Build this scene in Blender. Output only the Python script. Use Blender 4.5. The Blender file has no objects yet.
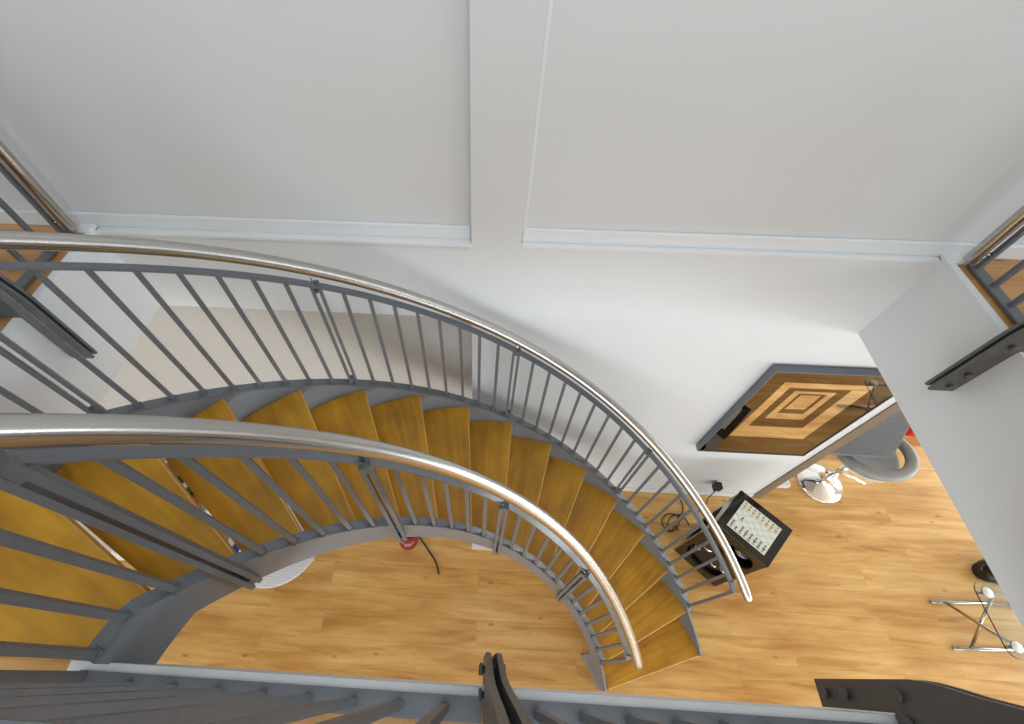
import bpy, math, random
from math import sin, cos, pi, radians, degrees, atan2, hypot, asin, sqrt
from mathutils import Vector, Matrix
from mathutils.geometry import tessellate_polygon

random.seed(7)
S = bpy.context.scene
COL = S.collection
H = 2.925            # upper floor level
D = H / 15           # stair riser
CX, CY = 0.036, -0.353   # centre of the curved stair
WY = 1.534           # back wall plane

# ------------------------------------------------------------------ materials
def new_mat(name):
    m = bpy.data.materials.new(name); m.use_nodes = True
    nt = m.node_tree
    b = nt.nodes['Principled BSDF']
    return m, nt, b

def simple(name, col, rough=.5, metal=0.0, spec=.5, coat=0.0, noise=0.0, nscale=20.0, bump=0.0):
    m, nt, b = new_mat(name)
    b.inputs['Base Color'].default_value = (*col, 1)
    b.inputs['Roughness'].default_value = rough
    b.inputs['Metallic'].default_value = metal
    b.inputs['Specular IOR Level'].default_value = spec
    b.inputs['Coat Weight'].default_value = coat
    if noise or bump:
        tc = nt.nodes.new('ShaderNodeTexCoord')
        n = nt.nodes.new('ShaderNodeTexNoise'); n.inputs['Scale'].default_value = nscale
        n.inputs['Detail'].default_value = 4
        nt.links.new(tc.outputs['Object'], n.inputs['Vector'])
        if noise:
            r = nt.nodes.new('ShaderNodeValToRGB')
            r.color_ramp.elements[0].position = .3; r.color_ramp.elements[1].position = .7
            r.color_ramp.elements[0].color = (*[c*(1-noise) for c in col], 1)
            r.color_ramp.elements[1].color = (*[min(1, c*(1+noise)) for c in col], 1)
            nt.links.new(n.outputs['Fac'], r.inputs['Fac'])
            nt.links.new(r.outputs['Color'], b.inputs['Base Color'])
        if bump:
            bp = nt.nodes.new('ShaderNodeBump'); bp.inputs['Strength'].default_value = bump
            bp.inputs['Distance'].default_value = .002
            nt.links.new(n.outputs['Fac'], bp.inputs['Height'])
            nt.links.new(bp.outputs['Normal'], b.inputs['Normal'])
    return m

def laminate(name, dark, mid, light, rough=.38, plank=(1.26, .19)):
    """oak laminate: boards along X, long grain, soft knots"""
    m, nt, b = new_mat(name)
    N, L = nt.nodes.new, nt.links.new
    tc = N('ShaderNodeTexCoord')
    br = N('ShaderNodeTexBrick')
    br.offset = .37; br.offset_frequency = 2; br.squash = 1
    br.inputs['Scale'].default_value = 1
    br.inputs['Brick Width'].default_value = plank[0]
    br.inputs['Row Height'].default_value = plank[1]
    br.inputs['Mortar Size'].default_value = .0012
    br.inputs['Mortar Smooth'].default_value = .4
    br.inputs['Color1'].default_value = (.18, .18, .18, 1)
    br.inputs['Color2'].default_value = (.82, .82, .82, 1)
    br.inputs['Mortar'].default_value = (.1, .1, .1, 1)
    L(tc.outputs['Object'], br.inputs['Vector'])
    # shift the grain of every board
    off = N('ShaderNodeVectorMath'); off.operation = 'MULTIPLY_ADD'
    L(br.outputs['Color'], off.inputs[0]); off.inputs[1].default_value = (9, 5, 7)
    L(tc.outputs['Object'], off.inputs[2])
    mp = N('ShaderNodeMapping'); mp.inputs['Scale'].default_value = (1.5, 15, 1)
    L(off.outputs[0], mp.inputs['Vector'])
    n1 = N('ShaderNodeTexNoise'); n1.inputs['Scale'].default_value = 1.0; n1.inputs['Detail'].default_value = 7
    n1.inputs['Roughness'].default_value = .62; n1.inputs['Distortion'].default_value = .7
    L(mp.outputs[0], n1.inputs['Vector'])
    mp2 = N('ShaderNodeMapping'); mp2.inputs['Scale'].default_value = (3.2, 7.5, 1)
    L(off.outputs[0], mp2.inputs['Vector'])
    v = N('ShaderNodeTexVoronoi'); v.inputs['Scale'].default_value = 1.0
    L(mp2.outputs[0], v.inputs['Vector'])
    kn = N('ShaderNodeMapRange'); kn.inputs[1].default_value = .0; kn.inputs[2].default_value = .11
    kn.inputs[3].default_value = .42; kn.inputs[4].default_value = 0
    L(v.outputs['Distance'], kn.inputs[0])
    sub = N('ShaderNodeMath'); sub.operation = 'SUBTRACT'
    L(n1.outputs['Fac'], sub.inputs[0]); L(kn.outputs[0], sub.inputs[1])
    add = N('ShaderNodeMath'); add.operation = 'MULTIPLY_ADD'
    L(br.outputs['Color'], add.inputs[0]); add.inputs[1].default_value = .11
    L(sub.outputs[0], add.inputs[2])
    r = N('ShaderNodeValToRGB')
    e = r.color_ramp.elements
    e[0].position = .28; e[0].color = (*dark, 1)
    e[1].position = .76; e[1].color = (*light, 1)
    k = e.new(.50); k.color = (*mid, 1)
    L(add.outputs[0], r.inputs['Fac'])
    mx = N('ShaderNodeMix'); mx.data_type = 'RGBA'; mx.blend_type = 'MULTIPLY'
    L(br.outputs['Fac'], mx.inputs[0])
    L(r.outputs['Color'], mx.inputs[6]); mx.inputs[7].default_value = (.86, .82, .78, 1)
    # broad cloudy tone along the boards
    mp3 = N('ShaderNodeMapping'); mp3.inputs['Scale'].default_value = (1.1, 4.2, 1)
    L(tc.outputs['Object'], mp3.inputs['Vector'])
    n3 = N('ShaderNodeTexNoise'); n3.inputs['Scale'].default_value = 1; n3.inputs['Detail'].default_value = 3
    L(mp3.outputs[0], n3.inputs['Vector'])
    r3 = N('ShaderNodeValToRGB'); r3.color_ramp.elements[0].position = .36; r3.color_ramp.elements[1].position = .60
    r3.color_ramp.elements[0].color = (.78, .67, .54, 1); r3.color_ramp.elements[1].color = (1, 1, 1, 1)
    L(n3.outputs['Fac'], r3.inputs[0])
    m3 = N('ShaderNodeMix'); m3.data_type = 'RGBA'; m3.blend_type = 'MULTIPLY'; m3.inputs[0].default_value = 1
    L(mx.outputs[2], m3.inputs[6]); L(r3.outputs[0], m3.inputs[7])
    L(m3.outputs[2], b.inputs['Base Color'])
    b.inputs['Roughness'].default_value = rough
    b.inputs['Specular IOR Level'].default_value = .45
    bp = N('ShaderNodeBump'); bp.inputs['Strength'].default_value = .06; bp.inputs['Distance'].default_value = .002
    L(n1.outputs['Fac'], bp.inputs['Height']); L(bp.outputs['Normal'], b.inputs['Normal'])
    return m

def stain_wood(name, dark, light, rough=.42):
    """stained solid wood, grain along local X"""
    m, nt, b = new_mat(name)
    N, L = nt.nodes.new, nt.links.new
    tc = N('ShaderNodeTexCoord'); oi = N('ShaderNodeObjectInfo')
    off = N('ShaderNodeVectorMath'); off.operation = 'MULTIPLY_ADD'
    off.inputs[1].default_value = (7, 11, 5)
    L(oi.outputs['Random'], off.inputs[0]); L(tc.outputs['Object'], off.inputs[2])
    mp = N('ShaderNodeMapping'); mp.inputs['Scale'].default_value = (2.2, 26, 6)
    L(off.outputs[0], mp.inputs['Vector'])
    n = N('ShaderNodeTexNoise'); n.inputs['Detail'].default_value = 6; n.inputs['Distortion'].default_value = .6
    n.inputs['Scale'].default_value = 1
    L(mp.outputs[0], n.inputs['Vector'])
    n2 = N('ShaderNodeTexNoise'); n2.inputs['Scale'].default_value = 5; n2.inputs['Detail'].default_value = 2
    L(off.outputs[0], n2.inputs['Vector'])
    av = N('ShaderNodeMath'); av.operation = 'MULTIPLY_ADD'; av.inputs[1].default_value = .5
    L(n2.outputs['Fac'], av.inputs[0])
    hf = N('ShaderNodeMath'); hf.operation = 'MULTIPLY'; hf.inputs[1].default_value = .5
    L(n.outputs['Fac'], hf.inputs[0]); L(hf.outputs[0], av.inputs[2])
    r = N('ShaderNodeValToRGB')
    r.color_ramp.elements[0].position = .3; r.color_ramp.elements[0].color = (*dark, 1)
    r.color_ramp.elements[1].position = .68; r.color_ramp.elements[1].color = (*light, 1)
    L(av.outputs[0], r.inputs['Fac']); L(r.outputs['Color'], b.inputs['Base Color'])
    b.inputs['Roughness'].default_value = rough
    return m

def brushed(name, col=(.60, .585, .56), rough=.22):
    m, nt, b = new_mat(name)
    b.inputs['Base Color'].default_value = (*col, 1); b.inputs['Metallic'].default_value = 1
    b.inputs['Roughness'].default_value = rough
    return m

M = {}
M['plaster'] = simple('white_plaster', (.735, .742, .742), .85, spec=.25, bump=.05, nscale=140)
M['plaster_shaded'] = simple('shaded_recess_plaster', (.56, .53, .495), .85, spec=.25, bump=.05, nscale=140)  # white plaster darkened and warmed to paint in the recess shade
M['gloss_white'] = simple('white_gloss_paint', (.80, .81, .81), .45)
M['lit_white'] = simple('lit_fascia_white', (.86, .875, .89), .7)  # whiter than the plaster, paints in the stronger light on the left fascia
M['trim_white'] = simple('white_trim_paint', (.74, .745, .74), .55, noise=.05, nscale=9)
M['floor'] = laminate('oak_laminate', (.47, .235, .062), (.72, .41, .122), (.86, .575, .225))
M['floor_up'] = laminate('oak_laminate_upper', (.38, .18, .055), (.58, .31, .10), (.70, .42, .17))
M['tread'] = stain_wood('stained_tread_wood', (.32, .143, .006), (.66, .33, .016))
M['tread_edge'] = stain_wood('tread_edge_highlight', (.50, .26, .07), (.62, .36, .12), .5)  # paler wood, paints in the light caught along the nosings
M['paint'] = simple('grey_steel_paint', (.132, .140, .152), .42, spec=.5, noise=.06, nscale=30)
M['paint_web'] = simple('grey_steel_paint_stringer', (.165, .177, .195), .38, spec=.55, noise=.05, nscale=8)
M['rail'] = simple('grey_gloss_rail_paint', (.14, .15, .166), .24, spec=.7)
M['dark_steel'] = simple('dark_grey_steel', (.105, .100, .095), .42, spec=.5, noise=.06, nscale=30)
M['stainless'] = brushed('brushed_stainless', (.52, .51, .49))
M['chrome'] = simple('chrome', (.82, .82, .82), .06, metal=1)
M['chrome_dark'] = simple('dark_chrome', (.42, .40, .37), .12, metal=1)
M['black'] = simple('black_plastic', (.012, .012, .013), .35)
M['black_gloss'] = simple('black_gloss', (.008, .008, .009), .12, coat=.5)
M['wenge'] = simple('dark_brown_wood', (.040, .022, .009), .4, noise=.25, nscale=18)
M['granite'] = simple('grey_granite', (.17, .18, .195), .5, noise=.18, nscale=60)
M['taupe'] = simple('taupe_laminate', (.20, .155, .115), .5)
M['seat_grey'] = simple('grey_leatherette', (.30, .30, .29), .45, noise=.05, nscale=12)
M['seat_shell'] = simple('pale_grey_shell', (.66, .70, .73), .3)
M['red'] = simple('red_lacquer', (.62, .02, .015), .3)
M['red_dark'] = simple('dark_red_gloss', (.27, .022, .018), .18, coat=.4)
M['white'] = simple('white_paper', (.82, .82, .82), .6)
M['silver'] = simple('silver_metal', (.66, .68, .70), .25, metal=1)
M['gold'] = simple('gold_print', (.62, .36, .05), .45)
M['grey_print'] = simple('grey_print', (.16, .17, .17), .5)
M['frame_grey'] = simple('slate_grey_frame', (.13, .15, .18), .35)
M['cord'] = simple('black_cord', (.02, .02, .022), .5)

M['bronze_mirror'] = simple('bronze_tinted_mirror', (.22, .185, .155), .02, metal=1)
M['clear_mirror'] = simple('clear_mirror', (.93, .90, .85), .02, metal=1)
m, nt, b = new_mat('iridescent_disc'); M['iridescent'] = m
N, L = nt.nodes.new, nt.links.new
tc = N('ShaderNodeTexCoord'); n = N('ShaderNodeTexNoise'); n.inputs['Scale'].default_value = 28
hs = N('ShaderNodeHueSaturation'); hs.inputs['Saturation'].default_value = 2.2; hs.inputs['Value'].default_value = .8
L(tc.outputs['Object'], n.inputs['Vector']); L(n.outputs['Color'], hs.inputs['Color']); L(hs.outputs[0], b.inputs['Base Color'])
b.inputs['Metallic'].default_value = .6; b.inputs['Roughness'].default_value = .2

m, nt, b = new_mat('tinted_clear_glass'); M['glass'] = m
b.inputs['Base Color'].default_value = (.78, .85, .84, 1); b.inputs['Roughness'].default_value = .02
b.inputs['Transmission Weight'].default_value = 1; b.inputs['IOR'].default_value = 1.5

m, nt, b = new_mat('ribbed_white_top'); M['ribbed'] = m
N, L = nt.nodes.new, nt.links.new
tc = N('ShaderNodeTexCoord'); w = N('ShaderNodeTexWave'); w.wave_type = 'BANDS'; w.bands_direction = 'Y'
w.inputs['Scale'].default_value = 15; w.inputs['Distortion'].default_value = 0
r = N('ShaderNodeValToRGB'); r.color_ramp.elements[0].color = (.50, .51, .53, 1); r.color_ramp.elements[1].color = (.62, .63, .66, 1)
r.color_ramp.elements[0].position = .04; r.color_ramp.elements[1].position = .16
L(tc.outputs['Object'], w.inputs['Vector']); L(w.outputs['Fac'], r.inputs[0]); L(r.outputs[0], b.inputs['Base Color'])
b.inputs['Roughness'].default_value = .5

m, nt, b = new_mat('lit_game_board'); M['board'] = m
N, L = nt.nodes.new, nt.links.new
tc = N('ShaderNodeTexCoord'); mp = N('ShaderNodeMapping'); mp.inputs['Scale'].default_value = (28.0, 36.0, 1)
ck = N('ShaderNodeTexChecker'); ck.inputs['Scale'].default_value = 1
ck.inputs['Color1'].default_value = (.60, .62, .53, 1); ck.inputs['Color2'].default_value = (.50, .54, .47, 1)
L(tc.outputs['Object'], mp.inputs[0]); L(mp.outputs[0], ck.inputs[0]); L(ck.outputs['Color'], b.inputs['Base Color'])
L(ck.outputs['Color'], b.inputs['Emission Color']); b.inputs['Emission Strength'].default_value = .4
b.inputs['Roughness'].default_value = .25

# ------------------------------------------------------------------ mesh helpers
class MB:
    def __init__(s): s.v = []; s.f = []; s.mi = []; s.sm = []
    def add(s, vs, fs, mi=0, smooth=False):
        o = len(s.v); s.v += [tuple(p) for p in vs]
        for f in fs: s.f.append(tuple(i + o for i in f)); s.mi.append(mi); s.sm.append(smooth)
        return s
    def box(s, x0, x1, y0, y1, z0, z1, mi=0):
        vs = [(x0, y0, z0), (x1, y0, z0), (x1, y1, z0), (x0, y1, z0), (x0, y0, z1), (x1, y0, z1), (x1, y1, z1), (x0, y1, z1)]
        return s.add(vs, [(0, 3, 2, 1), (4, 5, 6, 7), (0, 1, 5, 4), (1, 2, 6, 5), (2, 3, 7, 6), (3, 0, 4, 7)], mi)
    def hexa(s, b4, t4, mi=0):
        return s.add(list(b4) + list(t4), [(3, 2, 1, 0), (4, 5, 6, 7), (0, 1, 5, 4), (1, 2, 6, 5), (2, 3, 7, 6), (3, 0, 4, 7)], mi)
    def bar(s, a, b, w, d, side, mi=0):
        """bar from a to b with section w (along side) by d"""
        a, b = Vector(a), Vector(b); ax = (b - a).normalized(); u = Vector(side)
        u = (u - ax * u.dot(ax)).normalized(); v = ax.cross(u)
        q = [u * w / 2 + v * d / 2, -u * w / 2 + v * d / 2, -u * w / 2 - v * d / 2, u * w / 2 - v * d / 2]
        return s.hexa([a + i for i in q], [b + i for i in q], mi)
    def ring(s, loops, closed=False, caps=True, mi=0, smooth=False):
        """skin a list of equal loops"""
        n = len(loops[0]); o = len(s.v); fs = []
        k = len(loops)
        for i in range(k if closed else k - 1):
            j = (i + 1) % k
            for a in range(n):
                c = (a + 1) % n
                fs.append((i * n + a, i * n + c, j * n + c, j * n + a))
        s.add([p for l in loops for p in l], fs, mi, smooth)
        if caps and not closed:
            s.f.append(tuple(o + a for a in range(n))[::-1]); s.mi.append(mi); s.sm.append(False)
            s.f.append(tuple(o + (k - 1) * n + a for a in range(n))); s.mi.append(mi); s.sm.append(False)
        return s
    def tube(s, pts, r, n=12, mi=0, closed=False, radii=None):
        pts = [Vector(p) for p in pts]; loops = []; prev = None
        for i, p in enumerate(pts):
            if closed: t = pts[(i + 1) % len(pts)] - pts[i - 1]
            else: t = pts[min(i + 1, len(pts) - 1)] - pts[max(i - 1, 0)]
            t.normalize()
            if prev is None:
                prev = Vector((0, 0, 1)) if abs(t.z) < .9 else Vector((1, 0, 0))
            u = (prev - t * prev.dot(t)).normalized(); prev = u; w = t.cross(u)
            rr = radii[i] if radii else r
            loops.append([p + u * rr * cos(2 * pi * a / n) + w * rr * sin(2 * pi * a / n) for a in range(n)])
        return s.ring(loops, closed, True, mi, True)
    def lathe(s, prof, n=40, c=(0, 0, 0), mi=0, smooth=True):
        """prof: list of (r, z), open; ends on the axis are closed by tiny radius"""
        loops = [[(c[0] + r * cos(2 * pi * a / n), c[1] + r * sin(2 * pi * a / n), c[2] + z) for a in range(n)] for r, z in prof]
        return s.ring(loops, False, True, mi, smooth)
    def cyl(s, a, b, r, n=16, mi=0): return s.tube([a, b], r, n, mi)
    def prism(s, poly, z0, z1, mi=0, f=lambda x, y, z: (x, y, z), smooth=False):
        n = len(poly)
        vs = [f(x, y, z0) for x, y in poly] + [f(x, y, z1) for x, y in poly]
        fs = [tuple(range(n))[::-1], tuple(range(n, 2 * n))] + [(i, (i + 1) % n, n + (i + 1) % n, n + i) for i in range(n)]
        return s.add(vs, fs, mi)
    def holed(s, outer, holes, z0, z1, f, mi=0):
        """panel with holes in plane coords, thickness z0..z1 mapped by f"""
        polys = [outer] + holes
        tri = tessellate_polygon([[Vector((x, y, 0)) for x, y in p] for p in polys])
        flat = [q for p in polys for q in p]; n = len(flat)
        fs = [tuple(t)[::-1] for t in tri] + [tuple(i + n for i in t) for t in tri]
        o = 0
        for p in polys:
            k = len(p)
            fs += [(o + i, o + (i + 1) % k, n + o + (i + 1) % k, n + o + i) for i in range(k)]
            o += k
        return s.add([f(x, y, z0) for x, y in flat] + [f(x, y, z1) for x, y in flat], fs, mi)
    def build(s, name, mats, parent=None, bevel=0, seg=2, origin=None, frame=None, angle=None):
        me = bpy.data.meshes.new(name)
        vs = s.v
        if frame is not None:
            inv = frame.inverted(); vs = [tuple(inv @ Vector(p)) for p in vs]
        elif origin is not None:
            vs = [(p[0] - origin[0], p[1] - origin[1], p[2] - origin[2]) for p in vs]
        me.from_pydata(vs, [], s.f)
        for p, mi, sm in zip(me.polygons, s.mi, s.sm): p.material_index = mi; p.use_smooth = sm
        import bmesh
        bm = bmesh.new(); bm.from_mesh(me); bmesh.ops.recalc_face_normals(bm, faces=bm.faces); bm.to_mesh(me); bm.free()
        me.update()
        o = bpy.data.objects.new(name, me); COL.objects.link(o)
        for m in (mats if isinstance(mats, (list, tuple)) else [mats]): me.materials.append(m)
        if frame is not None: o.matrix_world = frame
        elif origin is not None: o.location = origin
        if parent is not None:
            o.parent = parent
            o.matrix_parent_inverse = parent_matrix(parent).inverted()
        if bevel:
            md = o.modifiers.new('bevel', 'BEVEL'); md.width = bevel; md.segments = seg; md.limit_method = 'ANGLE'
            md.angle_limit = radians(angle or 35)
        return o

def parent_matrix(o):
    m = o.matrix_basis.copy()
    if o.parent: m = parent_matrix(o.parent) @ o.matrix_parent_inverse @ m
    return m

def thing(name, label, cat, loc=(0, 0, 0), group=None):
    o = bpy.data.objects.new(name, None); COL.objects.link(o); o.location = loc
    o.empty_display_size = .1
    return tag(o, label, cat, group)
def tag(o, label, cat, group=None):
    o['label'] = label; o['category'] = cat
    if group: o['group'] = group
    return o
def struct(o): o['kind'] = 'structure'; return o
def sbox(name, mat, *b): return struct(MB().box(*b).build(name, mat))

def lerp(tab, x):
    if x <= tab[0][0]: return tab[0][1]
    for (a, va), (b, vb) in zip(tab, tab[1:]):
        if x <= b:
            t = (x - a) / (b - a); return va + (vb - va) * t
    return tab[-1][1]
def smooth(tab, x, w=7):
    return sum(lerp(tab, x + d) for d in (-w, -w / 2, 0, w / 2, w)) / 5

# ------------------------------------------------------------------ the setting
sbox('floor', M['floor'], -6.5, 7.5, -5.2, 5.2, -.12, 0)
# upper storey slabs (their undersides are the ceilings of the lower rooms)
UB = 2.4375
sbox('floor_upper_left', M['floor_up'], -6.5, -1.80, -5.2, WY + .0215, H + .001, H + .003)
sbox('floor_upper_right', M['floor_up'], 1.91, 7.5, -5.2, WY + .0215, H + .001, H + .003)
nf = MB().box(-.97, 1.91, -5.2, -.048, H - .03, H).box(-1.80, -.97, -5.2, -.026, H - .03, H)
struct(nf.build('floor_upper_near', M['floor_up']))
sbox('ceiling_lower_left', M['plaster'], -6.5, -1.80, -5.2, WY, UB, H + .0005)
sbox('ceiling_lower_right', M['plaster'], 1.91, 7.5, -5.2, WY, UB, H + .0005)
sbox('ceiling_lower_near', M['plaster'], -1.80, 1.91, -5.2, -.055, UB, H - .031)
sbox('ceiling_lower_kitchen', M['plaster'], 1.91, 7.5, WY + .11, 5.2, UB, H - .03)
# fascia boards of the void with a small lip above the floor
sbox('trim_1', M['lit_white'], -1.80, -1.769, -.026, WY, UB, H + .012)
sbox('trim_2', M['plaster'], 1.8785, 1.91, -.026, WY, UB, H + .02)
sbox('trim_3', M['trim_white'], -.97, 1.8785, -.047, -.021, UB, H + .006)
# lip of plaster where the fascias meet the back wall
for sx, n_ in ((-1, 'trim_4'), (1, 'trim_5')):
    x = 1.8785 if sx > 0 else -1.769
    mb = MB()
    a = x + sx * .003; bb = x + sx * .075
    mb.box(min(a, bb), max(a, bb), 1.505, WY + .0215, H + .0035, H + .024)
    struct(mb.build(n_, M['gloss_white'], bevel=.006))
# back wall: band at slab level, pilaster and recessed panels above
TOP = 6.1
sbox('wall_back_band', M['plaster'], -6.5, 7.5, WY, WY + .2, UB, H)
sbox('wall_back_pilaster', M['plaster'], -.096, .120, WY, WY + .2, H, TOP)
sbox('wall_back_panel_left', M['plaster'], -6.5, -.096, WY + .038, WY + .2, H, TOP)
sbox('wall_back_panel_right', M['plaster'], .120, 7.5, WY + .038, WY + .2, H, TOP)
for n_, x0, x1 in (('baseboard_back_left', -6.5, -.098), ('baseboard_back_right', .122, 7.5)):
    mb = MB().box(x0, x1, WY + .022, WY + .038, H, H + .074)
    struct(mb.build(n_, M['gloss_white'], bevel=.006))
for n_, x0, x1 in (('trim_6', -1.768, -.098), ('trim_7', .122, 1.878)):
    struct(MB().box(x0, x1, WY - (.011 if x0 < 0 else .001), WY + .022, H - .012, H + .008).build(n_, M['gloss_white'], bevel=.004))
struct(MB().box(.1201, .136, WY + .018, WY + .038, H + .074, TOP).build('trim_9', M['gloss_white'], bevel=.004))
# back wall of the lower room
sbox('wall_back_lower', M['plaster'], .122, 2.553, WY + .008, WY + .2, 0, UB)
sbox('wall_back_column', M['plaster'], -.096, .122, WY, WY + .3, 0, UB)
sbox('wall_back_lower_left', M['plaster_shaded'], -6.5, -.096, WY + .11, WY + .3, 0, UB)
sbox('trim_8', M['taupe'], 2.553, 2.636, WY - .002, WY + .2, 0, UB)
mb = MB().box(.14, 2.545, WY - .008, WY + .008, 0, .07)
struct(mb.build('baseboard_back_lower', M['gloss_white'], bevel=.004))
# return of the kitchen behind the end of the wall
sbox('wall_kitchen_left', M['plaster'], 2.40, 2.56, WY + .2, 5.2, 0, UB)
sbox('wall_kitchen_far', M['plaster'], 2.40, 7.5, 5.0, 5.2, 0, UB)
mb = MB().box(2.56, 2.93, WY + .105, WY + .22, 0, .06)
struct(mb.build('baseboard_kitchen', M['gloss_white'], bevel=.004))
# outer walls with window openings, near side and the two ends
def wall_with_windows(name, f, u0, u1, z0, z1, wins):
    outer = [(u0, z0), (u1, z0), (u1, z1), (u0, z1)]
    holes = [[(a, c), (a, d), (b, d), (b, c)] for a, b, c, d in wins]
    mb = MB().holed(outer, holes, 0, .2, f)
    return struct(mb.build(name, M['plaster']))
wn = [(-4.5, -1.2, 3.5, 5.5), (-.6, 3.0, 3.5, 5.5), (3.6, 6.6, 3.5, 5.5), (-4.5, -1.2, .3, 2.2), (-.6, 3.0, .3, 2.2), (3.6, 6.6, .3, 2.2)]
wall_with_windows('wall_near', lambda u, z, t: (u, -5.2 - t, z), -6.7, 7.7, -.12, TOP, wn)
wr = [(-4.2, -1.0, .3, 2.2), (-.5, 1.3, .3, 2.2), (2.2, 4.6, .3, 2.2), (-4.2, .8, 3.6, 5.4)]
wall_with_windows('wall_right', lambda u, z, t: (7.5 + t, u, z), -5.2, 5.2, -.12, TOP, wr)
wl = [(-4.2, -.8, .3, 2.2), (-4.2, .6, 3.6, 5.4)]
wall_with_windows('wall_left', lambda u, z, t: (-6.5 - t, u, z), -5.2, 5.2, -.12, TOP, wl)
# ceiling with a skylight over the void
sk = [(-1.5, 1.6, -1.6, .7)]
mb = MB().holed([(-6.7, -5.4), (7.7, -5.4), (7.7, WY + .2), (-6.7, WY + .2)], [[(a, c), (a, d), (b, d), (b, c)] for a, b, c, d in sk], TOP, TOP + .2, lambda x, y, z: (x, y, z))
struct(mb.build('ceiling', M['plaster']))
n_ = 0
def window_frame(f, a, b, c, d, bars):
    global n_; n_ += 1
    mb = MB(); t = .05
    def bx(u0, u1, z0, z1):
        mb.hexa([f(u0, z0, .06), f(u1, z0, .06), f(u1, z1, .06), f(u0, z1, .06)], [f(u0, z0, .12), f(u1, z0, .12), f(u1, z1, .12), f(u0, z1, .12)])
    bx(a, b, c, c + t); bx(a, b, d - t, d); bx(a, a + t, c + t, d - t); bx(b - t, b, c + t, d - t)
    for k in range(1, bars):
        u = a + (b - a) * k / bars; bx(u - t / 2, u + t / 2, c + t, d - t)
    struct(mb.build('window_%d' % n_, M['gloss_white']))
for w in wn: window_frame(lambda u, z, t: (u, -5.2 - t, z), *w, 3)
for w in wr: window_frame(lambda u, z, t: (7.5 + t, u, z), *w, 2)
for w in wl: window_frame(lambda u, z, t: (-6.5 - t, u, z), *w, 2)
window_frame(lambda u, z, t: (u, z, TOP + t), sk[0][0], sk[0][1], sk[0][2], sk[0][3], 3)

# ------------------------------------------------------------------ the curved stair
def P(r, th, z): return (CX + r * cos(radians(th)), CY + r * sin(radians(th)), z)
def zraw(th): return D * (1 + (th - 19.0) / 9.47)
def zn(th): return min(zraw(th), H)
stair = thing('curved_staircase', 'curved open-riser staircase with brown wooden treads and grey steel sides', 'staircase', P(1.37, 60, 0))
YE = -.025
def clip_arc(r): return 180 - degrees(asin((YE - CY) / r))
RI, RO = .999, 1.7445
for k in range(1, 16):
    t0 = 19.0 + 9.47 * (k - 1); t1 = t0 + 9.47 + (.55 if k < 12 else .65 if k < 14 else 1.05); z = D * k
    if k < 15:
        inn = [t0 + (t1 - t0) * i / 6 for i in range(7)]; out = inn
    else:
        a, b_ = clip_arc(RI), clip_arc(RO)
        inn = [t0 + (a - t0) * i / 6 for i in range(7)]; out = [t0 + (b_ - t0) * i / 8 for i in range(9)]
    poly = [P(RI, a, 0)[:2] for a in inn] + [P(RO, a, 0)[:2] for a in out[::-1]]
    tm = (t0 + min(t1, 161)) / 2
    fr = Matrix.Translation(P(1.36, tm, z)) @ Matrix.Rotation(radians(tm), 4, 'Z')
    mb = MB(); th_ = .040; n = len(poly)
    # chamfered front edge: front edge runs from inner first point to outer last point
    e_in, e_out = Vector((*P(RI, t0, z)[:2],)), Vector((*P(RO, t0, z)[:2],))
    nb = Vector((-sin(radians(t0)), cos(radians(t0))))   # backwards from the nosing
    c = .0045
    top = [Vector(p) for p in poly]
    top[0] = e_in + nb * c; top[-1] = e_out + nb * c
    bot = [Vector(p) for p in poly]
    vs = [(p.x, p.y, z) for p in top] + [(p.x, p.y, z - th_) for p in bot] + [(e_in.x, e_in.y, z - c), (e_out.x, e_out.y, z - c)]
    fs = [tuple(range(n)), tuple(range(n, 2 * n))[::-1]]
    mi = [0, 0]
    for i in range(n - 1): fs.append((i, n + i, n + i + 1, i + 1)); mi.append(0)
    fs.append((0, n - 1, 2 * n + 1, 2 * n)); mi.append(1)             # chamfer carrying the painted edge highlight
    fs.append((2 * n, 2 * n + 1, 2 * n - 1, n)); mi.append(0)
    fs.append((0, 2 * n, n)); mi.append(0); fs.append((n - 1, 2 * n - 1, 2 * n + 1)); mi.append(0)
    for f_, m_ in zip(fs, mi): mb.f.append(f_); mb.mi.append(m_); mb.sm.append(False)
    mb.v = vs
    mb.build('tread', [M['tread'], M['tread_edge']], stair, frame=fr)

TH0 = 19.0
def stringer(name, r_web, w_web, r_f0, r_f1, off, depth, th_end, foot):
    ths = [TH0 + (th_end - TH0) * i / 90 for i in range(91)]
    mb = MB()
    top = lambda t: min(zraw(t) + off, H + .052)
    def bot(t): return max(0.0, zn(t) - depth)
    def strip(a, b_, fz0, fz1, ra, rb, mi=0, n=60):
        loops = []
        for i in range(n + 1):
            t = a + (b_ - a) * i / n
            loops.append([P(ra, t, fz0(t)), P(rb, t, fz0(t)), P(rb, t, fz1(t)), P(ra, t, fz1(t))])
        mb.ring(loops, mi=mi)
    # foot standing on the floor, then the sloping plate
    strip(TH0, foot, lambda t: 0, top, r_web, r_web + w_web, n=10)
    strip(foot, th_end, bot, top, r_web, r_web + w_web, n=90)
    o = mb.build(name, M['paint_web'], stair)
    fm = MB(); mb = fm
    strip(TH0 + 9.5, th_end, lambda t: top(t), lambda t: top(t) + .01, r_f0, r_f1, n=90)
    fm.build('top_flange', M['rail'], o)
    return o, top
IN_END = clip_arc(.98) - .3; OUT_END = clip_arc(1.75) - .3
s_in, top_in = stringer('inner_stringer', .968, .012, .968, 1.008, .015, .18, IN_END, 33.5)
s_out, top_out = stringer('outer_stringer', 1.745, .012, 1.745, 1.788, .024, .26, OUT_END, 24)
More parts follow.
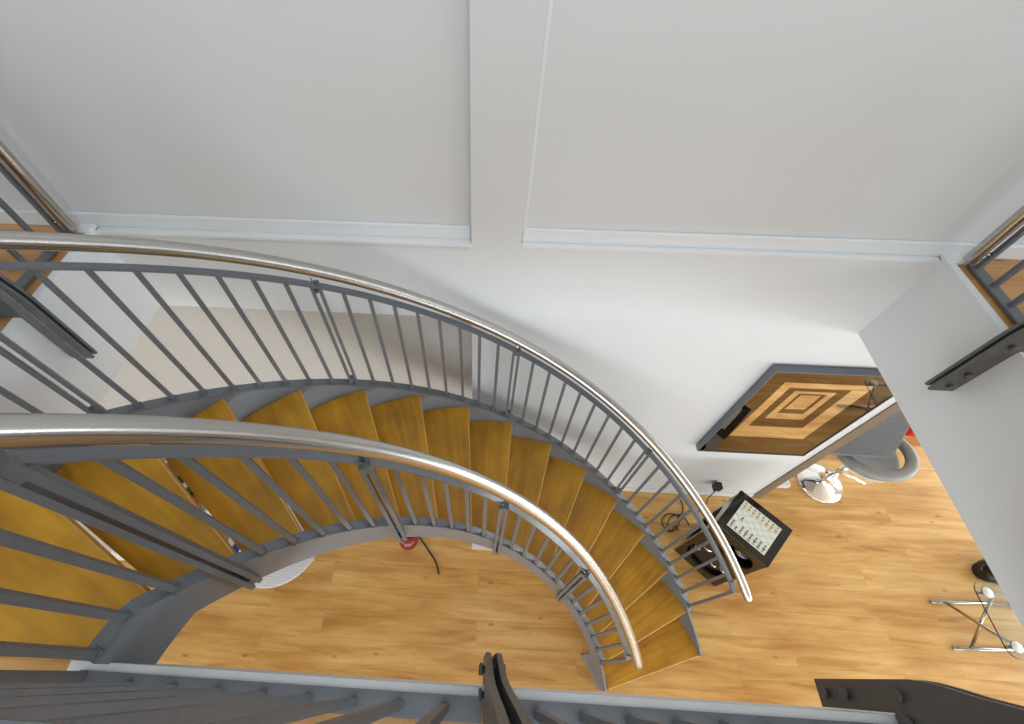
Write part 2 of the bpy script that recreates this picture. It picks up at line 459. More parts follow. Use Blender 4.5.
# bright plate under the foot, seam in the inner plate
mb = MB(); loops = []
for i in range(9):
    t = 18.8 + (34.0 - 18.8) * i / 8
    loops.append([P(.958, t, .001), P(.988, t, .001), P(.988, t, .007), P(.958, t, .007)])
mb.ring(loops); mb.build('foot_plate', M['silver'], s_in)

# rail profiles (height above the nosing line, along the sweep)
IN_MID = [(19, .71), (29, .71), (36, .72), (48, .735), (60, .71), (72, .69), (88, .705), (100, .70), (109, .722), (117, .74), (124, .755), (132, .785), (143, .83), (160, .85)]
IN_HAND = [(26, .955), (39, .945), (48, .94), (58, .94), (69, .925), (77, .905), (92, .886), (106, .888), (120, .898), (130, .922), (140, .945), (160, .96)]
OUT_MID = [(19, .75), (30, .752), (56, .748), (87, .752), (115, .765), (126, .76), (138, .752), (170, .75)]
OUT_HAND = [(26, .835), (35, .832), (50, .812), (70, .806), (98, .806), (115, .826), (125, .834), (137, .822), (170, .815)]
R_IB, R_OB, R_IH, R_OH = .978, 1.768, .95, 1.79
def zr(tab, t): return D * (1 + (min(t, 156) - 19.0) / 9.47) + smooth(tab, t, 5)
def flat_rail(name, tab, r, t0, t1, parent):
    mb = MB(); loops = []
    for i in range(91):
        t = t0 + (t1 - t0) * i / 90; z = zr(tab, t)
        loops.append([P(r - .016, t, z - .011), P(r + .016, t, z - .011), P(r + .016, t, z), P(r - .016, t, z)])
    return mb.ring(loops).build(name, M['rail'], parent)
def hand(name, tab, r, t0, t1, rad):
    pts = [P(r, t0 + (t1 - t0) * i / 120, zr(tab, t0 + (t1 - t0) * i / 120)) for i in range(121)]
    # domed lower end
    rr = [rad] * 121
    return MB().tube(pts, rad, 20, radii=rr).build(name, M['stainless'], stair, bevel=.006)
h_in = hand('inner_handrail', IN_HAND, R_IH, 28.0, 160, .026)
h_out = hand('outer_handrail', OUT_HAND, R_OH, 27.2, 167.5, .025)
r_in = flat_rail('inner_top_rail', IN_MID, R_IB, 29.2, 160, stair)
r_out = flat_rail('outer_top_rail', OUT_MID, R_OB, 29.2, 167.5, stair)
def tang(t): return Vector((-sin(radians(t)), cos(radians(t)), 0))
def radial(t): return Vector((cos(radians(t)), sin(radians(t)), 0))
def baluster(t, r, tab, top, w, parent):
    z0 = top(t) + .009; z1 = zr(tab, t) - .010
    mb = MB().bar(P(r, t, z0), P(r, t, z1), w, w, radial(t))
    mb.bar(P(r, t, z0 - .001), P(r, t, z0 + .008), w * 1.5, w * 1.5, radial(t))   # weld pad
    mb.build('baluster', M['paint'], parent)
def double_post(t, r, tab, top, htab, rh, parent):
    inner = r < 1.3
    rp = .953 if inner else r + .004
    z0 = top(t) - .158 if inner else top(t) + .009; z1 = zr(tab, t) - .002
    dt = degrees((.0135 if inner else .0140) / r)
    mb = MB()
    for q in (-1, 1):
        a = t + q * dt
        mb.bar(P(rp, a, z0), P(rp + (.012 if inner else 0), a, z1), .032, .0155 if inner else .013, radial(t))
    # spacer blocks
    mb.bar(P(rp + .008, t, z1 - .05), P(rp + .012, t, z1), .024, .0155, radial(t))
    mb.bar(P(rp, t, z0 + .01), P(rp, t, z0 + .05), .02, .0155, radial(t))
    o = mb.build('double_post', M['paint'], parent)
    hb = MB().tube([P(r, t, z1 - .03), P((r + rh) / 2, t, (z1 + zr(htab, t)) / 2), P(rh, t, zr(htab, t) - .018)], .006, 8)
    hb.build('handrail_bracket', M['stainless'], o)
POSTS = [58, 86.4, 115, 143.5]
for a in POSTS:
    double_post(a, R_IB, IN_MID, top_in, IN_HAND, R_IH, stair)
    double_post(a, R_OB, OUT_MID, top_out, OUT_HAND, R_OH, stair)
bays = [(29.4, 58), (58, 86.4), (86.4, 115), (115, 143.5)]
for i, (a, b_) in enumerate(bays):
    for j in range(0 if i == 0 else 1, 6): baluster(a + (b_ - a) * j / 6, R_IB, IN_MID, top_in, .0165, r_in)
    for j in range(0 if i == 0 else 1, 9): baluster(a + (b_ - a) * j / 9, R_OB, OUT_MID, top_out, .0165, r_out)
for a in (149.2, 154.3, 159.2): baluster(a, R_IB, IN_MID, top_in, .018, r_in)
for a in (146.7, 149.9, 153.1, 156.3, 159.5, 162.7): baluster(a, R_OB, OUT_MID, top_out, .0165, r_out)
for t, r, tab, rh, htab, par in ((30.6, R_IB, IN_MID, R_IH, IN_HAND, r_in), (31, R_OB, OUT_MID, R_OH, OUT_HAND, r_out)):
    z1 = zr(tab, t)
    MB().tube([P(r, t, z1 - .002), P((r + rh) / 2, t, (z1 + zr(htab, t)) / 2), P(rh, t, zr(htab, t) - .018)], .006, 8).build('handrail_bracket', M['stainless'], par)
# steel cleat fixing the stair to the landing
MB().box(-1.02, -.905, -.020, .006, H - .19, H + .006).build('landing_cleat', M['paint_web'], stair)

# ------------------------------------------------------------------ balustrades round the void
def balustrade(label, f, u_posts, bar_us, u0, u1, rail_v, prot, plate_mat, tube_end=None, rail_mat=None):
    """f(u, v, z): u along the edge, v out into the void (0 at the fascia face), rail_v < 0"""
    rt = thing('balustrade', label, 'railing', f((u0 + u1) / 2, rail_v, H))
    pm = rail_mat or M['paint']
    def bxs(mb, ua, ub, va, vb, za, zb):
        mb.hexa([f(ua, va, za), f(ub, va, za), f(ub, vb, za), f(ua, vb, za)], [f(ua, va, zb), f(ub, va, zb), f(ub, vb, zb), f(ua, vb, zb)])
    segs = []
    cuts = [u0] + sorted(u_posts) + [u1]
    for a, b_ in zip(cuts, cuts[1:]):
        aa = a + (.022 if a in u_posts else 0); bb = b_ - (.022 if b_ in u_posts else 0)
        if bb - aa < .03: continue
        br = MB(); bxs(br, aa, bb, rail_v - .024, rail_v + .024, H + .008, H + .018)
        br.build('bottom_rail', pm, rt)
        tr = MB(); bxs(tr, aa, bb, rail_v - .016, rail_v + .016, H + .86, H + .871)
        tr.build('top_rail', pm, rt)
    for u in bar_us:
        mb = MB(); w = .0085
        bxs(mb, u - w, u + w, rail_v - w, rail_v + w, H + .018, H + .86)
        mb.build('baluster', pm, rt)
    prof = [(prot, H - .245), (prot, H + .09), (prot - .004, H + .13), (prot - .014, H + .18), (prot - .026, H + .23), (prot - .045, H + .33), (prot - .056, H + .43), (prot - .064, H + .53), (prot - .072, H + .66), (prot - .083, H + .80), (rail_v - .045, H + .93),
            (rail_v - .075, H + .93), (rail_v - .035, H + .40), (rail_v - .03, H + .012), (.004, H + .012), (.004, H - .245)]
    for u in u_posts:
        mb = MB()
        for q in (-1, 1):
            c = u + q * .0115
            n = len(prof)
            vs = [f(c - .0055, v, z) for v, z in prof] + [f(c + .0055, v, z) for v, z in prof]
            tri = tessellate_polygon([[Vector((v, z, 0)) for v, z in prof]])
            fs = [tuple(t)[::-1] for t in tri] + [tuple(i + n for i in t) for t in tri] + [(i, (i + 1) % n, n + (i + 1) % n, n + i) for i in range(n)]
            mb.add(vs, fs)
        po = mb.build('post', plate_mat, rt)
        vb = (prot + .004) / 2
        for v, z in ((vb, H - .205), (vb, H - .125), (vb, H + .05), (rail_v + .028, H + .05)):
            us = [-.030, -.0295, -.0225, -.0220, .0220, .0225, .0295, .030]; rs = [.010, .0125, .0125, .0075, .0075, .0125, .0125, .010]
            MB().tube([f(u + q, v, z) for q in us], .01, 14, radii=rs).build('bolt', M['dark_steel'], po)
    # handrail, turned down to the floor at a wall end
    hv = rail_v - .075 if tube_end is None else rail_v + .045
    zt = H + .96
    pts = [f(u0, hv, zt), f((u0 + u1) / 2, hv, zt)]
    if tube_end is None: pts.append(f(u1, hv, zt))
    else:
        pts.append(f(tube_end - .1, hv, zt))
        for k in range(1, 9):
            a = k / 8 * pi / 2; pts.append(f(tube_end - .1 + .1 * sin(a), hv, zt - .1 + .1 * cos(a)))
        pts.append(f(tube_end, hv, H + .33)); pts.append(f(tube_end, hv, H + .04))
    hr = MB().tube(pts, .0235, 18).build('handrail', M['stainless'], rt, bevel=.005)
    if tube_end is not None:
        MB().cyl(f(tube_end - .005, hv, H + .085), f(bar_us[-1], rail_v, H + .085), .007, 10).build('tube_connector', M['stainless'], hr)
    return rt
near_posts = [.041, .972]
bars = []
for a, b_ in ((-.905, .041), (.041, .972), (.972, 1.85)):
    bars += [a + (b_ - a) * k / 9 for k in range(1, 9)]
nb_ = balustrade('long grey balustrade along the landing edge with bolted curved double posts', lambda u, v, z: (u, -.021 + v, z), near_posts, bars, -.93, 1.86, -.041, .067, M['dark_steel'])
MB().box(-.928, -.908, -.080, -.040, H + .019, H + .859).build('end_post', M['dark_steel'], nb_)
balustrade('grey balustrade at the left end of the void with a steel tube beside the wall', lambda u, v, z: (-1.769 + v, u, z), [1.03, .12],
           [.235, .35, .465, .58, .695, .81, .92, 1.145, 1.26, 1.375, 1.48], .05, 1.505, -.109, .098, M['paint'], tube_end=1.492)
balustrade('grey balustrade at the right end of the void above the white fascia', lambda u, v, z: (1.8785 - v, u, z), [1.06, .12],
           [.235, .35, .465, .58, .695, .81, .92, 1.165, 1.27, 1.375, 1.48], .0, 1.505, -.109, .098, M['dark_steel'], tube_end=1.497)

# ------------------------------------------------------------------ framed picture on the lower wall
Z = lambda z: z + 4.225
pic = thing('framed_mirror', 'large framed mirror with nested bronze and clear squares on the white wall', 'mirror', (2.03, WY, Z(-2.65)))
mb = MB()
x0, x1, z0, z1 = 1.612, 2.405, Z(-3.17), Z(-2.085)
fy = WY - .048
for a in ((x0, x1, z1 - .008, z1), (x0, x1, z0, z0 + .008), (x0, x0 + .008, z0 + .008, z1 - .008), (x1 - .008, x1, z0 + .008, z1 - .008)):
    mb.box(a[0], a[1], fy, WY, a[2], a[3])
mb.build('frame', M['frame_grey'], pic, bevel=.002)
rects = [(x0 + .008, x1 - .008, z1 - .008, z0 + .008), (1.728, 2.24, Z(-2.197), Z(-2.899)), (1.784, 2.143, Z(-2.25), Z(-2.738)),
         (1.834, 2.078, Z(-2.285), Z(-2.624)), (1.873, 2.037, Z(-2.31), Z(-2.55)), (1.892, 2.012, Z(-2.326), Z(-2.496))]
mb = MB(); py = fy + .006
for i in range(6):
    a, b_, t, c = rects[i]; mi = i % 2
    o = [(a, py, c), (b_, py, c), (b_, py, t), (a, py, t)]
    if i < 5:
        a2, b2, t2, c2 = rects[i + 1]
        q = [(a2, py, c2), (b2, py, c2), (b2, py, t2), (a2, py, t2)]
        mb.add(o + q, [(k, (k + 1) % 4, 4 + (k + 1) % 4, 4 + k) for k in range(4)], mi)
    else: mb.add(o, [(0, 1, 2, 3)], mi)
a, b_, t, c = rects[0]
mb.add([(a, py, c), (b_, py, c), (b_, py, t), (a, py, t), (a, WY - .002, c), (b_, WY - .002, c), (b_, WY - .002, t), (a, WY - .002, t)],
       [(4, 7, 6, 5), (0, 4, 5, 1), (1, 5, 6, 2), (2, 6, 7, 3), (3, 7, 4, 0)], 0)
mb.build('mirror_glass', [M['bronze_mirror'], M['clear_mirror']], pic)

# ------------------------------------------------------------------ game cabinet with tilted screen
o2 = Vector((1.727, 1.014)); e1 = Vector((2.006 - 1.727, .741 - 1.014)); W = e1.length + .008; e1.normalize(); e2 = Vector((-e1.y, e1.x)); DP = .355
cab = thing('game_cabinet', 'dark brown game cabinet with a lit chessboard screen on its sloping top', 'game console', (o2.x, o2.y, 0))
def G(u, v, z): p = o2 + e1 * u + e2 * v; return (p.x, p.y, z)
HF, HB = .852, .856
def stadium(u0, u1, z0, z1, r, n=8):
    pts = []
    for (cx, cz, a0) in ((u1 - r, z1 - r, 0), (u0 + r, z1 - r, 90), (u0 + r, z0 + r, 180), (u1 - r, z0 + r, 270)):
        for k in range(n + 1):
            a = radians(a0 + 90 * k / n); pts.append((cx + r * cos(a), cz + r * sin(a)))
    return pts[::-1]
mb = MB().holed([(0, 0), (W, 0), (W, HF - .03), (0, HF - .03)],
                [stadium(.035, W - .045, .09, .46, .14), stadium(.14, W - .03, .52, .78, .11)], 0, .016, lambda u, z, t: G(u, t, z))
mb.build('front_panel', M['wenge'], cab)
mb = MB().holed([(.0161, 0), (DP, 0), (DP, HB - .035), (.0161, HF - .033)], [stadium(.055, DP - .05, .12, .66, .1)], 0, .016, lambda v, z, t: G(t, v, z))
mb.build('side_panel', [M['silver']], cab)
mb = MB().holed([(.0161, 0), (DP, 0), (DP, HB - .035), (.0161, HF - .033)], [], 0, .016, lambda v, z, t: G(W - t, v, z))
mb.build('side_panel', M['wenge'], cab)
mb = MB(); mb.hexa([G(.017, DP - .016, 0), G(W - .017, DP - .016, 0), G(W - .017, DP, 0), G(.017, DP, 0)], [G(.017, DP - .016, HB - .036), G(W - .017, DP - .016, HB - .036), G(W - .017, DP, HB - .036), G(.017, DP, HB - .036)])
mb.build('back_panel', M['black'], cab)
mb = MB(); mb.hexa([G(.017, .017, .06), G(W - .017, .017, .06), G(W - .017, DP - .017, .06), G(.017, DP - .017, .06)], [G(.017, .017, .08), G(W - .017, .017, .08), G(W - .017, DP - .017, .08), G(.017, DP - .017, .08)])
mb.build('shelf', M['black'], cab); mb = MB()
mb.hexa([G(.017, .017, .455), G(W - .017, .017, .455), G(W - .017, DP - .017, .455), G(.017, DP - .017, .455)], [G(.017, .017, .47), G(W - .017, .017, .47), G(W - .017, DP - .017, .47), G(.017, DP - .017, .47)])
mb.build('shelf', M['black'], cab)
def T(u, v, h=0):      # tilted top plane
    z = HF + (HB - HF) * (v / DP) + h; return G(u, v, z)
mb = MB(); a, b_, c, d = -.004, W + .004, -.004, DP + .008
mb.hexa([T(a, c, -.032), T(b_, c, -.032), T(b_, d, -.032), T(a, d, -.032)], [T(a, c), T(b_, c), T(b_, d), T(a, d)])
mb.build('screen_surround', M['black_gloss'], cab, bevel=.003)
su0, su1, sv0, sv1 = .055, W - .055, .045, DP - .045
mb = MB()
SW, SD = su1 - su0, sv1 - sv0
Bd = lambda x, y, h=0: T(su0 + x * SW, sv0 + y * SD, .0012 + h)
mb.add([Bd(0, 0), Bd(1, 0), Bd(1, 1), Bd(0, 1)], [(0, 1, 2, 3)], 0)
def piece(x, y, king, mats):
    w = .034; h = .085
    mb.add([Bd(x - w, y - h / 2, .0006), Bd(x + w, y - h / 2, .0006), Bd(x + w * .35, y + h * .2, .0006), Bd(x - w * .35, y + h * .2, .0006)], [(0, 1, 2, 3)], mats[0])
    n = 8
    mb.add([Bd(x + w * .75 * cos(2 * pi * k / n), y + h * .42 + .036 * sin(2 * pi * k / n), .0009) for k in range(n)], [tuple(range(n))], mats[1])
    mb.add([Bd(x - w * 1.1, y - h * .62, .0009), Bd(x + w * 1.1, y - h * .62, .0009), Bd(x + w * 1.1, y - h * .42, .0009), Bd(x - w * 1.1, y - h * .42, .0009)], [(0, 1, 2, 3)], mats[1])
for k in range(8):
    x = .075 + .121 * k
    piece(x, .90, 1, (1, 2)); piece(x, .775 if k != 0 else .77, 0, (1, 2))
    piece(x, .09, 1, (3, 4))
    piece(x, .215 if k != 1 else .45, 0, (3, 4))
fr = Matrix.Translation(Bd(0, 0)) @ Matrix((( e1.x, e2.x, 0, 0), (e1.y, e2.y, 0, 0), (0, 0, 1, 0), (0, 0, 0, 1)))
mb.build('screen', [M['board'], M['white'], M['gold'], M['silver'], M['grey_print']], cab, frame=fr)
# machinery seen through the openings
for (u, v, z, rr, nm) in ((.13, .07, .36, .048, 0), (.24, .07, .37, .030, 0), (.26, .06, .20, .034, 0), (.09, .055, .24, .026, 0), (.33, .06, .25, .042, 0)):
    mb = MB().lathe([(.001, 0), (rr, 0), (rr, .02), (rr * .6, .028), (rr * .55, .02), (.001, .02)], 20, G(u, v, z))
    mb.build('speaker_disc', M['silver'], cab)
mb = MB()
mb.hexa([G(.03, .03, .081), G(W - .04, .03, .081), G(W - .04, .2, .081), G(.03, .2, .081)], [G(.05, .05, .30), G(W - .06, .05, .30), G(W - .06, .2, .34), G(.05, .2, .34)])
mb.build('motor_housing', M['black_gloss'], cab, bevel=.02)
mb = MB().lathe([(.001, 0), (.062, 0), (.066, .01), (.062, .02), (.001, .02)], 28, G(W - .12, .10, .62))
mb.build('disc_tray', M['iridescent'], cab)

# ------------------------------------------------------------------ cables, socket
def catmull(pts, n=8):
    pts = [Vector(p) for p in pts]; out = []
    q = [pts[0]] + pts + [pts[-1]]
    for i in range(1, len(q) - 2):
        for k in range(n):
            t = k / n; a, b_, c, d = q[i - 1:i + 3]
            out.append(.5 * ((2 * b_) + (c - a) * t + (2 * a - 5 * b_ + 4 * c - d) * t * t + (3 * b_ - a - 3 * c + d) * t ** 3))
    out.append(pts[-1]); return out
sk_ = thing('wall_socket', 'white double wall socket with a black plug adapter below the framed mirror', 'socket', (2.17, WY, .34))
MB().box(2.08, 2.22, WY - .006, WY + .008, .285, .365).build('face_plate', M['trim_white'], sk_, bevel=.004)
mb = MB().box(2.055, 2.118, WY - .07, WY - .006, .285, .36)
mb.build('plug', M['black'], sk_, bevel=.008)
MB().tube(catmull([(2.10, WY - .045, .285), (2.105, WY - .047, .2), (2.108, WY - .06, .06), (2.11, WY - .09, .008), (2.08, 1.41, .006), (2.02, 1.37, .006)]), .0045, 8).build('power_lead', M['cord'], sk_)
c_ = MB().tube(catmull([(1.80, 1.185, .007), (1.77, 1.22, .006), (1.73, 1.17, .006), (1.68, 1.19, .006), (1.665, 1.27, .006), (1.72, 1.325, .006), (1.80, 1.33, .008),
                        (1.84, 1.30, .014), (1.80, 1.23, .006), (1.745, 1.175, .012), (1.70, 1.215, .014), (1.76, 1.31, .012), (1.86, 1.34, .006), (1.885, 1.42, .006), (1.875, 1.47, .006)]), .0045, 8)
o = c_.build('cable', M['cord'])
tag(o, 'thin black cable coiled on the floor behind the outer stair rail', 'cable')
o2_ = MB().box(1.81, 1.86, 1.285, 1.315, .004, .03).build('adapter', M['black'], o, bevel=.006)
MB().tube(catmull([(1.875, 1.30, .012), (1.895, 1.265, .006), (1.905, 1.235, .006)]), .0045, 8).build('lead', M['cord'], o)

# ------------------------------------------------------------------ bar stool and granite counter
st = thing('bar_stool', 'chrome and grey bar stool with hoop back in front of the granite counter', 'bar stool', (3.255, 1.715, 0))
sx, sy = 3.255, 1.715
MB().lathe([(.001, 0), (.20, 0), (.205, .006), (.20, .014), (.16, .026), (.09, .05), (.045, .085), (.033, .13), (.031, .16), (.001, .16)], 56, (sx, sy, 0)).build('base', M['chrome'], st)
MB().lathe([(.001, .16), (.028, .16), (.028, .46), (.019, .46), (.019, .63), (.001, .63)], 28, (sx, sy, 0)).build('column', M['chrome'], st)
MB().tube([(sx + .03, sy - .02, .56), (sx + .10, sy - .14, .53), (sx + .12, sy - .19, .55)], .007, 10).build('lever', M['chrome'], st)
MB().tube(catmull([(sx, sy, .30), (sx + .08, sy - .06, .31), (sx + .16, sy - .10, .29), (sx + .20, sy - .10, .27)]), .013, 12).build('footrest', M['chrome'], st)
# bucket seat
loops = []
cs = Vector((sx - .03, sy - .03, 0))
prof = [(.001, .635), (.15, .635), (.22, .66), (.245, .70), (.24, .715), (.21, .69), (.15, .672), (.001, .668)]
MB().lathe(prof, 40, (cs.x - .02, cs.y + .02, 0)).build('seat', M['seat_shell'], st)
mb = MB(); lo = []
Rh = .265; n = 48
for k in range(n):
    a = 2 * pi * k / n
    ca, sa = cos(a), sin(a)
    zc = .80 + .03 * cos(a - radians(300))
    wr_, hr_ = .045, .04
    c = Vector((cs.x - .035 + (Rh + .0) * ca, cs.y - .0 + Rh * .85 * sa, zc)); rd = Vector((ca, sa, 0))
    lo.append([c + rd * wr_ * cos(2 * pi * j / 12) + Vector((0, 0, hr_ * sin(2 * pi * j / 12))) for j in range(12)])
mb.ring(lo, closed=True, smooth=True); hp = mb.build('hoop_back', M['seat_grey'], st)
mb = MB()
for a in (100, 170, 240):
    a = radians(a); p = Vector((cs.x - .035 + Rh * cos(a), cs.y + Rh * .85 * sin(a), .79)); q = Vector((cs.x - .02 + .2 * cos(a), cs.y + .02 + .2 * sin(a), .69))
    mb.cyl(p, q, .014, 10)
mb.build('back_support', M['seat_grey'], st)

ct = thing('kitchen_counter', 'grey granite kitchen counter with clipped corner behind the wall end', 'counter', (3.0, 1.85, 0))
poly = [(2.635, 1.605), (3.222, 1.59), (3.49, 1.872), (3.49, 2.35), (2.635, 2.35)]
MB().prism(poly, .862, .90).build('worktop', M['granite'], ct, bevel=.004)
poly2 = [(2.64, 2.0), (3.1, 2.0), (3.28, 2.12), (3.28, 2.33), (2.64, 2.33)]
MB().prism(poly2, .08, .861).build('base_unit', M['gloss_white'], ct, bevel=.003)
MB().prism([(2.64, 2.04), (3.06, 2.04), (3.22, 2.16), (3.22, 2.32), (2.64, 2.32)], 0, .08).build('plinth', M['taupe'], ct)
rb = thing('red_bin', 'red lacquered bin with white lid half hidden by the right fascia', 'bin', (4.52, 2.42, 0))
MB().box(4.335, 4.70, 2.265, 2.58, 0, .20).build('body', M['red'], rb, bevel=.012)
MB().box(4.325, 4.71, 2.255, 2.59, .201, .235).build('lid', M['gloss_white'], rb, bevel=.01)

# ------------------------------------------------------------------ glass table on the right
gt = thing('glass_table', 'low glass side table with crossed chrome legs under the right fascia', 'table', (4.15, .56, 0))
def rrect(x0, x1, y0, y1, r, n=6):
    pts = []
    for (cx, cy, a0) in ((x1 - r, y1 - r, 0), (x0 + r, y1 - r, 90), (x0 + r, y0 + r, 180), (x1 - r, y0 + r, 270)):
        for k in range(n + 1):
            a = radians(a0 + 90 * k / n); pts.append((cx + r * cos(a), cy + r * sin(a)))
    return pts
MB().prism(rrect(3.765, 4.62, .302, .80, .07), .442, .452).build('glass_top', M['glass'], gt)
for y in (.715, .385):
    MB().tube([(3.775, y, .016), (3.783, y, .0155), (4.56, y + .02, .0155)], .015, 16, radii=[.009, .0145, .0145]).build('sled_foot', M['chrome_dark'], gt)
for x in (3.89, 4.46):
    MB().cyl((x, .715, .02), (x - .02, .375, .425), .011, 14).build('leg', M['chrome_dark'], gt)
    MB().cyl((x + .026, .392, .02), (x + .006, .715, .425), .011, 14).build('leg', M['chrome_dark'], gt)
for x in (3.848, 4.53):
    for y in (.727, .378):
        MB().lathe([(.001, .424), (.022, .424), (.024, .436), (.040, .4415), (.001, .4415)], 24, (x, y, 0)).build('glass_mount', M['chrome_dark'], gt)
        MB().lathe([(.001, .4525), (.037, .4525), (.035, .4565), (.001, .458)], 28, (x, y, 0)).build('mount_disc', M['white'], gt)
for y in (.727, .378):
    MB().box(3.80, 4.56, y - .010, y + .010, .404, .424).build('top_bar', M['chrome_dark'], gt, bevel=.003)
bg = thing('bag', 'black bag on the floor behind the glass table', 'bag', (4.42, .97, 0))
mb = MB(); lo = []
for k in range(13):
    t = k / 12; x = 4.27 + .32 * t; w = .115 * (sin(pi * (.1 + .8 * t)) ** .5); h = .20 * (sin(pi * (.12 + .76 * t)) ** .5)
    lo.append([(x, .965 + w * cos(2 * pi * j / 14), h / 2 + .001 + h / 2 * sin(2 * pi * j / 14) * (1 if sin(2 * pi * j / 14) > 0 else .98)) for j in range(14)])
mb.ring(lo, smooth=True); mb.build('body', M['black'], bg)
MB().tube(catmull([(4.28, 1.0, .15), (4.25, 1.015, .19), (4.24, 1.0, .14), (4.255, .97, .10)]), .012, 8).build('strap', M['black'], bg)

# ------------------------------------------------------------------ under and beside the stair
tb = thing('round_table', 'round white slatted low table partly hidden under the inner stringer', 'table', (-1.655, .835, 0))
tx, ty = -1.655, .835
MB().lathe([(.001, .425), (.37, .425), (.375, .432), (.375, .445), (.37, .45), (.001, .45)], 64, (tx, ty, 0)).build('table_top', M['ribbed'], tb, origin=(tx, ty, .45))
for k in range(3):
    a = radians(100 + 120 * k)
    MB().cyl((tx + .2 * cos(a), ty + .2 * sin(a), .425), (tx + .21 * cos(a), ty + .21 * sin(a), 0.001), .014, 12).build('leg', M['gloss_white'], tb)
rl = thing('red_ball', 'dark red glossy ball-like object with a black cap under the inner stringer', 'lamp', (-.635, .955, 0))
MB().lathe([(.001, .0), (.035, .002), (.062, .014), (.079, .038), (.086, .07), (.082, .102), (.066, .134), (.04, .154), (.022, .16), (.001, .16)], 36, (-.635, .955, 0)).build('globe', M['red_dark'], rl)
MB().lathe([(.001, .158), (.024, .158), (.024, .178), (.016, .188), (.001, .188)], 20, (-.635, .955, 0)).build('cap', M['black_gloss'], rl)
MB().tube(catmull([(-.61, .985, .14), (-.575, 1.01, .09), (-.53, .975, .02), (-.46, .896, .009), (-.378, .793, .008), (-.345, .70, .007)]), .008, 8).build('cord', M['cord'], rl)
o = MB().box(-.074, .14, .926, 1.15, .001, .012).build('card_sheet', M['white'], bevel=.002)
tag(o, 'white sheet of card on the floor under the middle of the inner stringer', 'sheet')
# low shelf seen through the gap of the treads
sh = thing('low_shelf', 'long grey low shelf seen through the gap between upper treads', 'shelf', (-2.35, 1.1, 0))
ang = atan2(1.292 - .631, -2.659 + 1.764)
sd = Vector((cos(ang), sin(ang), 0)) ; sd = Vector((-2.659 + 1.764, 1.292 - .631, 0)).normalized(); sn = Vector((sd.y, -sd.x, 0))
base = Vector((-2.15, .93, 0))
def Sb(u, v, z): p = base + sd * u + sn * v; return (p.x, p.y, z)
mb = MB(); mb.hexa([Sb(-.05, -.10, .62), Sb(.95, -.10, .62), Sb(.95, .10, .62), Sb(-.05, .10, .62)], [Sb(-.05, -.10, .65), Sb(.95, -.10, .65), Sb(.95, .10, .65), Sb(-.05, .10, .65)])
mb.build('shelf_top', M['taupe'], sh)
for u in (-.035, .93):
    mb = MB(); mb.hexa([Sb(u - .012, -.09, 0), Sb(u + .012, -.09, 0), Sb(u + .012, .09, 0), Sb(u - .012, .09, 0)], [Sb(u - .012, -.09, .619), Sb(u + .012, -.09, .619), Sb(u + .012, .09, .619), Sb(u - .012, .09, .619)])
    mb.build('side_panel', M['taupe'], sh)
cols = [('white', (.75, .75, .75)), ('grey', (.2, .2, .2)), ('red', (.5, .02, .02)), ('green', (.03, .14, .05)),
        ('dark green', (.01, .05, .02)), ('silver', (.5, .5, .5)), ('black', (.02, .02, .02)), ('brown', (.16, .10, .06)), ('pale grey', (.45, .45, .45)), ('cream', (.6, .55, .45))]
u = -.04
for i, (cn, c) in enumerate(cols):
    mt = simple('box_' + cn.replace(' ', '_'), c, .4)
    w = (.03, .08, .03, .05, .06, .04, .09, .16, .09, .12)[i]
    mb = MB(); hh = .651 + .10 + .02 * (i % 3)
    mb.hexa([Sb(u, -.08, .651), Sb(u + w, -.08, .651), Sb(u + w, .08, .651), Sb(u, .08, .651)], [Sb(u, -.08, hh), Sb(u + w, -.08, hh), Sb(u + w, .08, hh), Sb(u, .08, hh)])
    o = mb.build('storage_box', mt, bevel=.004)
    tag(o, '%s narrow box in the row on the low shelf under the treads' % cn, 'box', 'boxes on the low shelf')
    u += w + .006
mg = MB().hexa([(-1.99, .70, .4505), (-1.80, .60, .4505), (-1.72, .76, .4505), (-1.91, .86, .4505)], [(-1.99, .70, .462), (-1.80, .60, .462), (-1.72, .76, .462), (-1.91, .86, .462)]).build('magazine', simple('blue_cover', (.02, .03, .25), .35))
tag(mg, 'blue magazine lying on the round white slatted table', 'magazine')
MB().box(-1.905, -1.865, .69, .77, .4621, .4635).build('cover_title', M['white'], mg)
pf = thing('white_chest', 'white chest glimpsed through the topmost gap between treads', 'chest', (-3.35, .95, 0))
MB().box(-3.75, -2.98, .66, 1.25, .02, .40).build('body', M['gloss_white'], pf, bevel=.006)
MB().box(-3.77, -2.96, .64, 1.27, .401, .43).build('lid', M['gloss_white'], pf, bevel=.006)

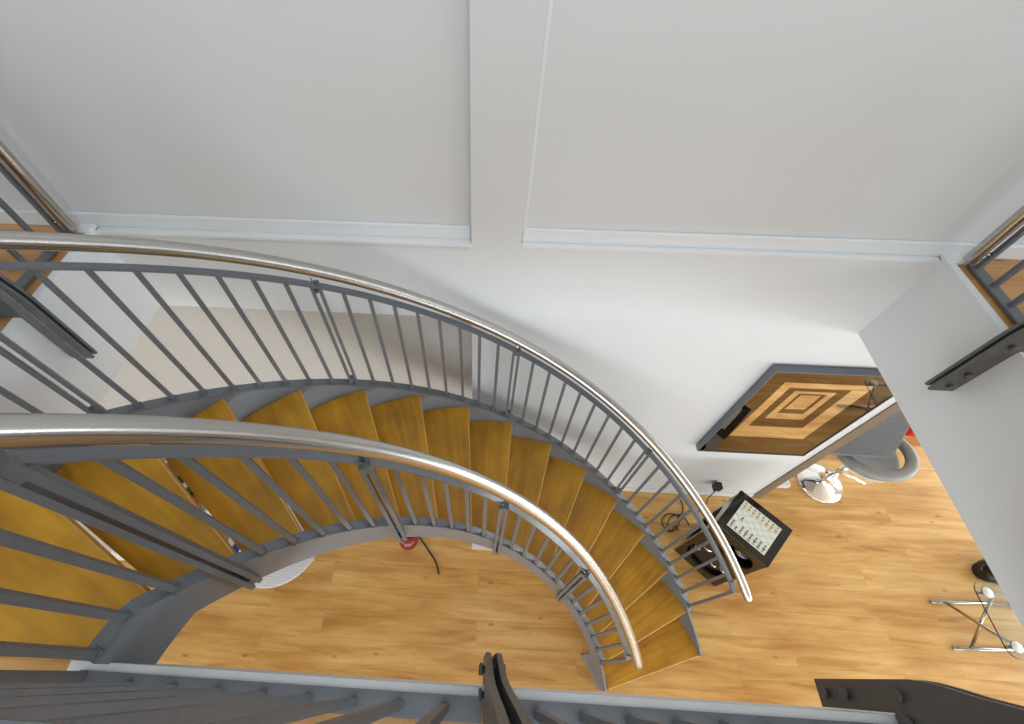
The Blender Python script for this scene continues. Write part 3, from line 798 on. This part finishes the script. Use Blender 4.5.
# ------------------------------------------------------------------ light
def area(name, loc, rot, sx_, sy_, power, col=(1, 1, 1)):
    l = bpy.data.lights.new(name, 'AREA'); l.shape = 'RECTANGLE'; l.size = sx_; l.size_y = sy_; l.energy = power * .42; l.color = col
    o = bpy.data.objects.new(name, l); o.location = loc; o.rotation_euler = rot; COL.objects.link(o); return o
area('skylight_daylight', (.05, -.45, TOP + .35), (0, 0, 0), 3.0, 2.2, 105, (.80, .91, 1))
for w in wn:
    area('window_daylight', ((w[0] + w[1]) / 2, -5.5, (w[2] + w[3]) / 2), (radians(90), 0, 0), w[1] - w[0], w[3] - w[2], 90 if w[2] > 3 else 275, (.83, .925, 1))
for w in wr:
    area('window_daylight', (7.8, (w[0] + w[1]) / 2, (w[2] + w[3]) / 2), (0, radians(90), 0), w[3] - w[2], w[1] - w[0], 255 if w[2] < 3 else 520, (.83, .925, 1))
for w in wl:
    area('window_daylight', (-6.8, (w[0] + w[1]) / 2, (w[2] + w[3]) / 2), (0, radians(-90), 0), w[3] - w[2], w[1] - w[0], 150 if w[2] < 3 else 150, (.80, .91, 1))
wd = bpy.data.worlds.new('world'); S.world = wd; wd.use_nodes = True
bgn = wd.node_tree.nodes['Background']
bgn.inputs[0].default_value = (.80, .90, 1, 1); bgn.inputs[1].default_value = .6

# ------------------------------------------------------------------ camera
cd = bpy.data.cameras.new('camera'); cam = bpy.data.objects.new('camera', cd); COL.objects.link(cam)
def rodr(r):
    r = Vector(r); return Matrix.Rotation(r.length, 3, r.normalized())
p = radians(55)
base_m = Matrix(((1, 0, 0), (0, -sin(p), -cos(p)), (0, cos(p), -sin(p))))
Mc = rodr((-.000885, .031352, .044122)) @ base_m
right, down, fwd = Mc[0], Mc[1], Mc[2]
R3 = Matrix((right, -down, -fwd)).transposed()
cam.matrix_world = Matrix.Translation((0, 0, 4.225)) @ R3.to_4x4()
cd.sensor_fit = 'HORIZONTAL'; cd.sensor_width = 36
cd.lens = 447.728 * 36 / 1024
cd.shift_x = 37.867 / 1024
cd.clip_start = .02
S.camera = cam
S.view_settings.view_transform = 'Standard'
S.view_settings.look = 'None'
S.view_settings.exposure = .07
S.view_settings.gamma = 1
S.view_settings.use_curve_mapping = False
S.cycles.use_denoising = True
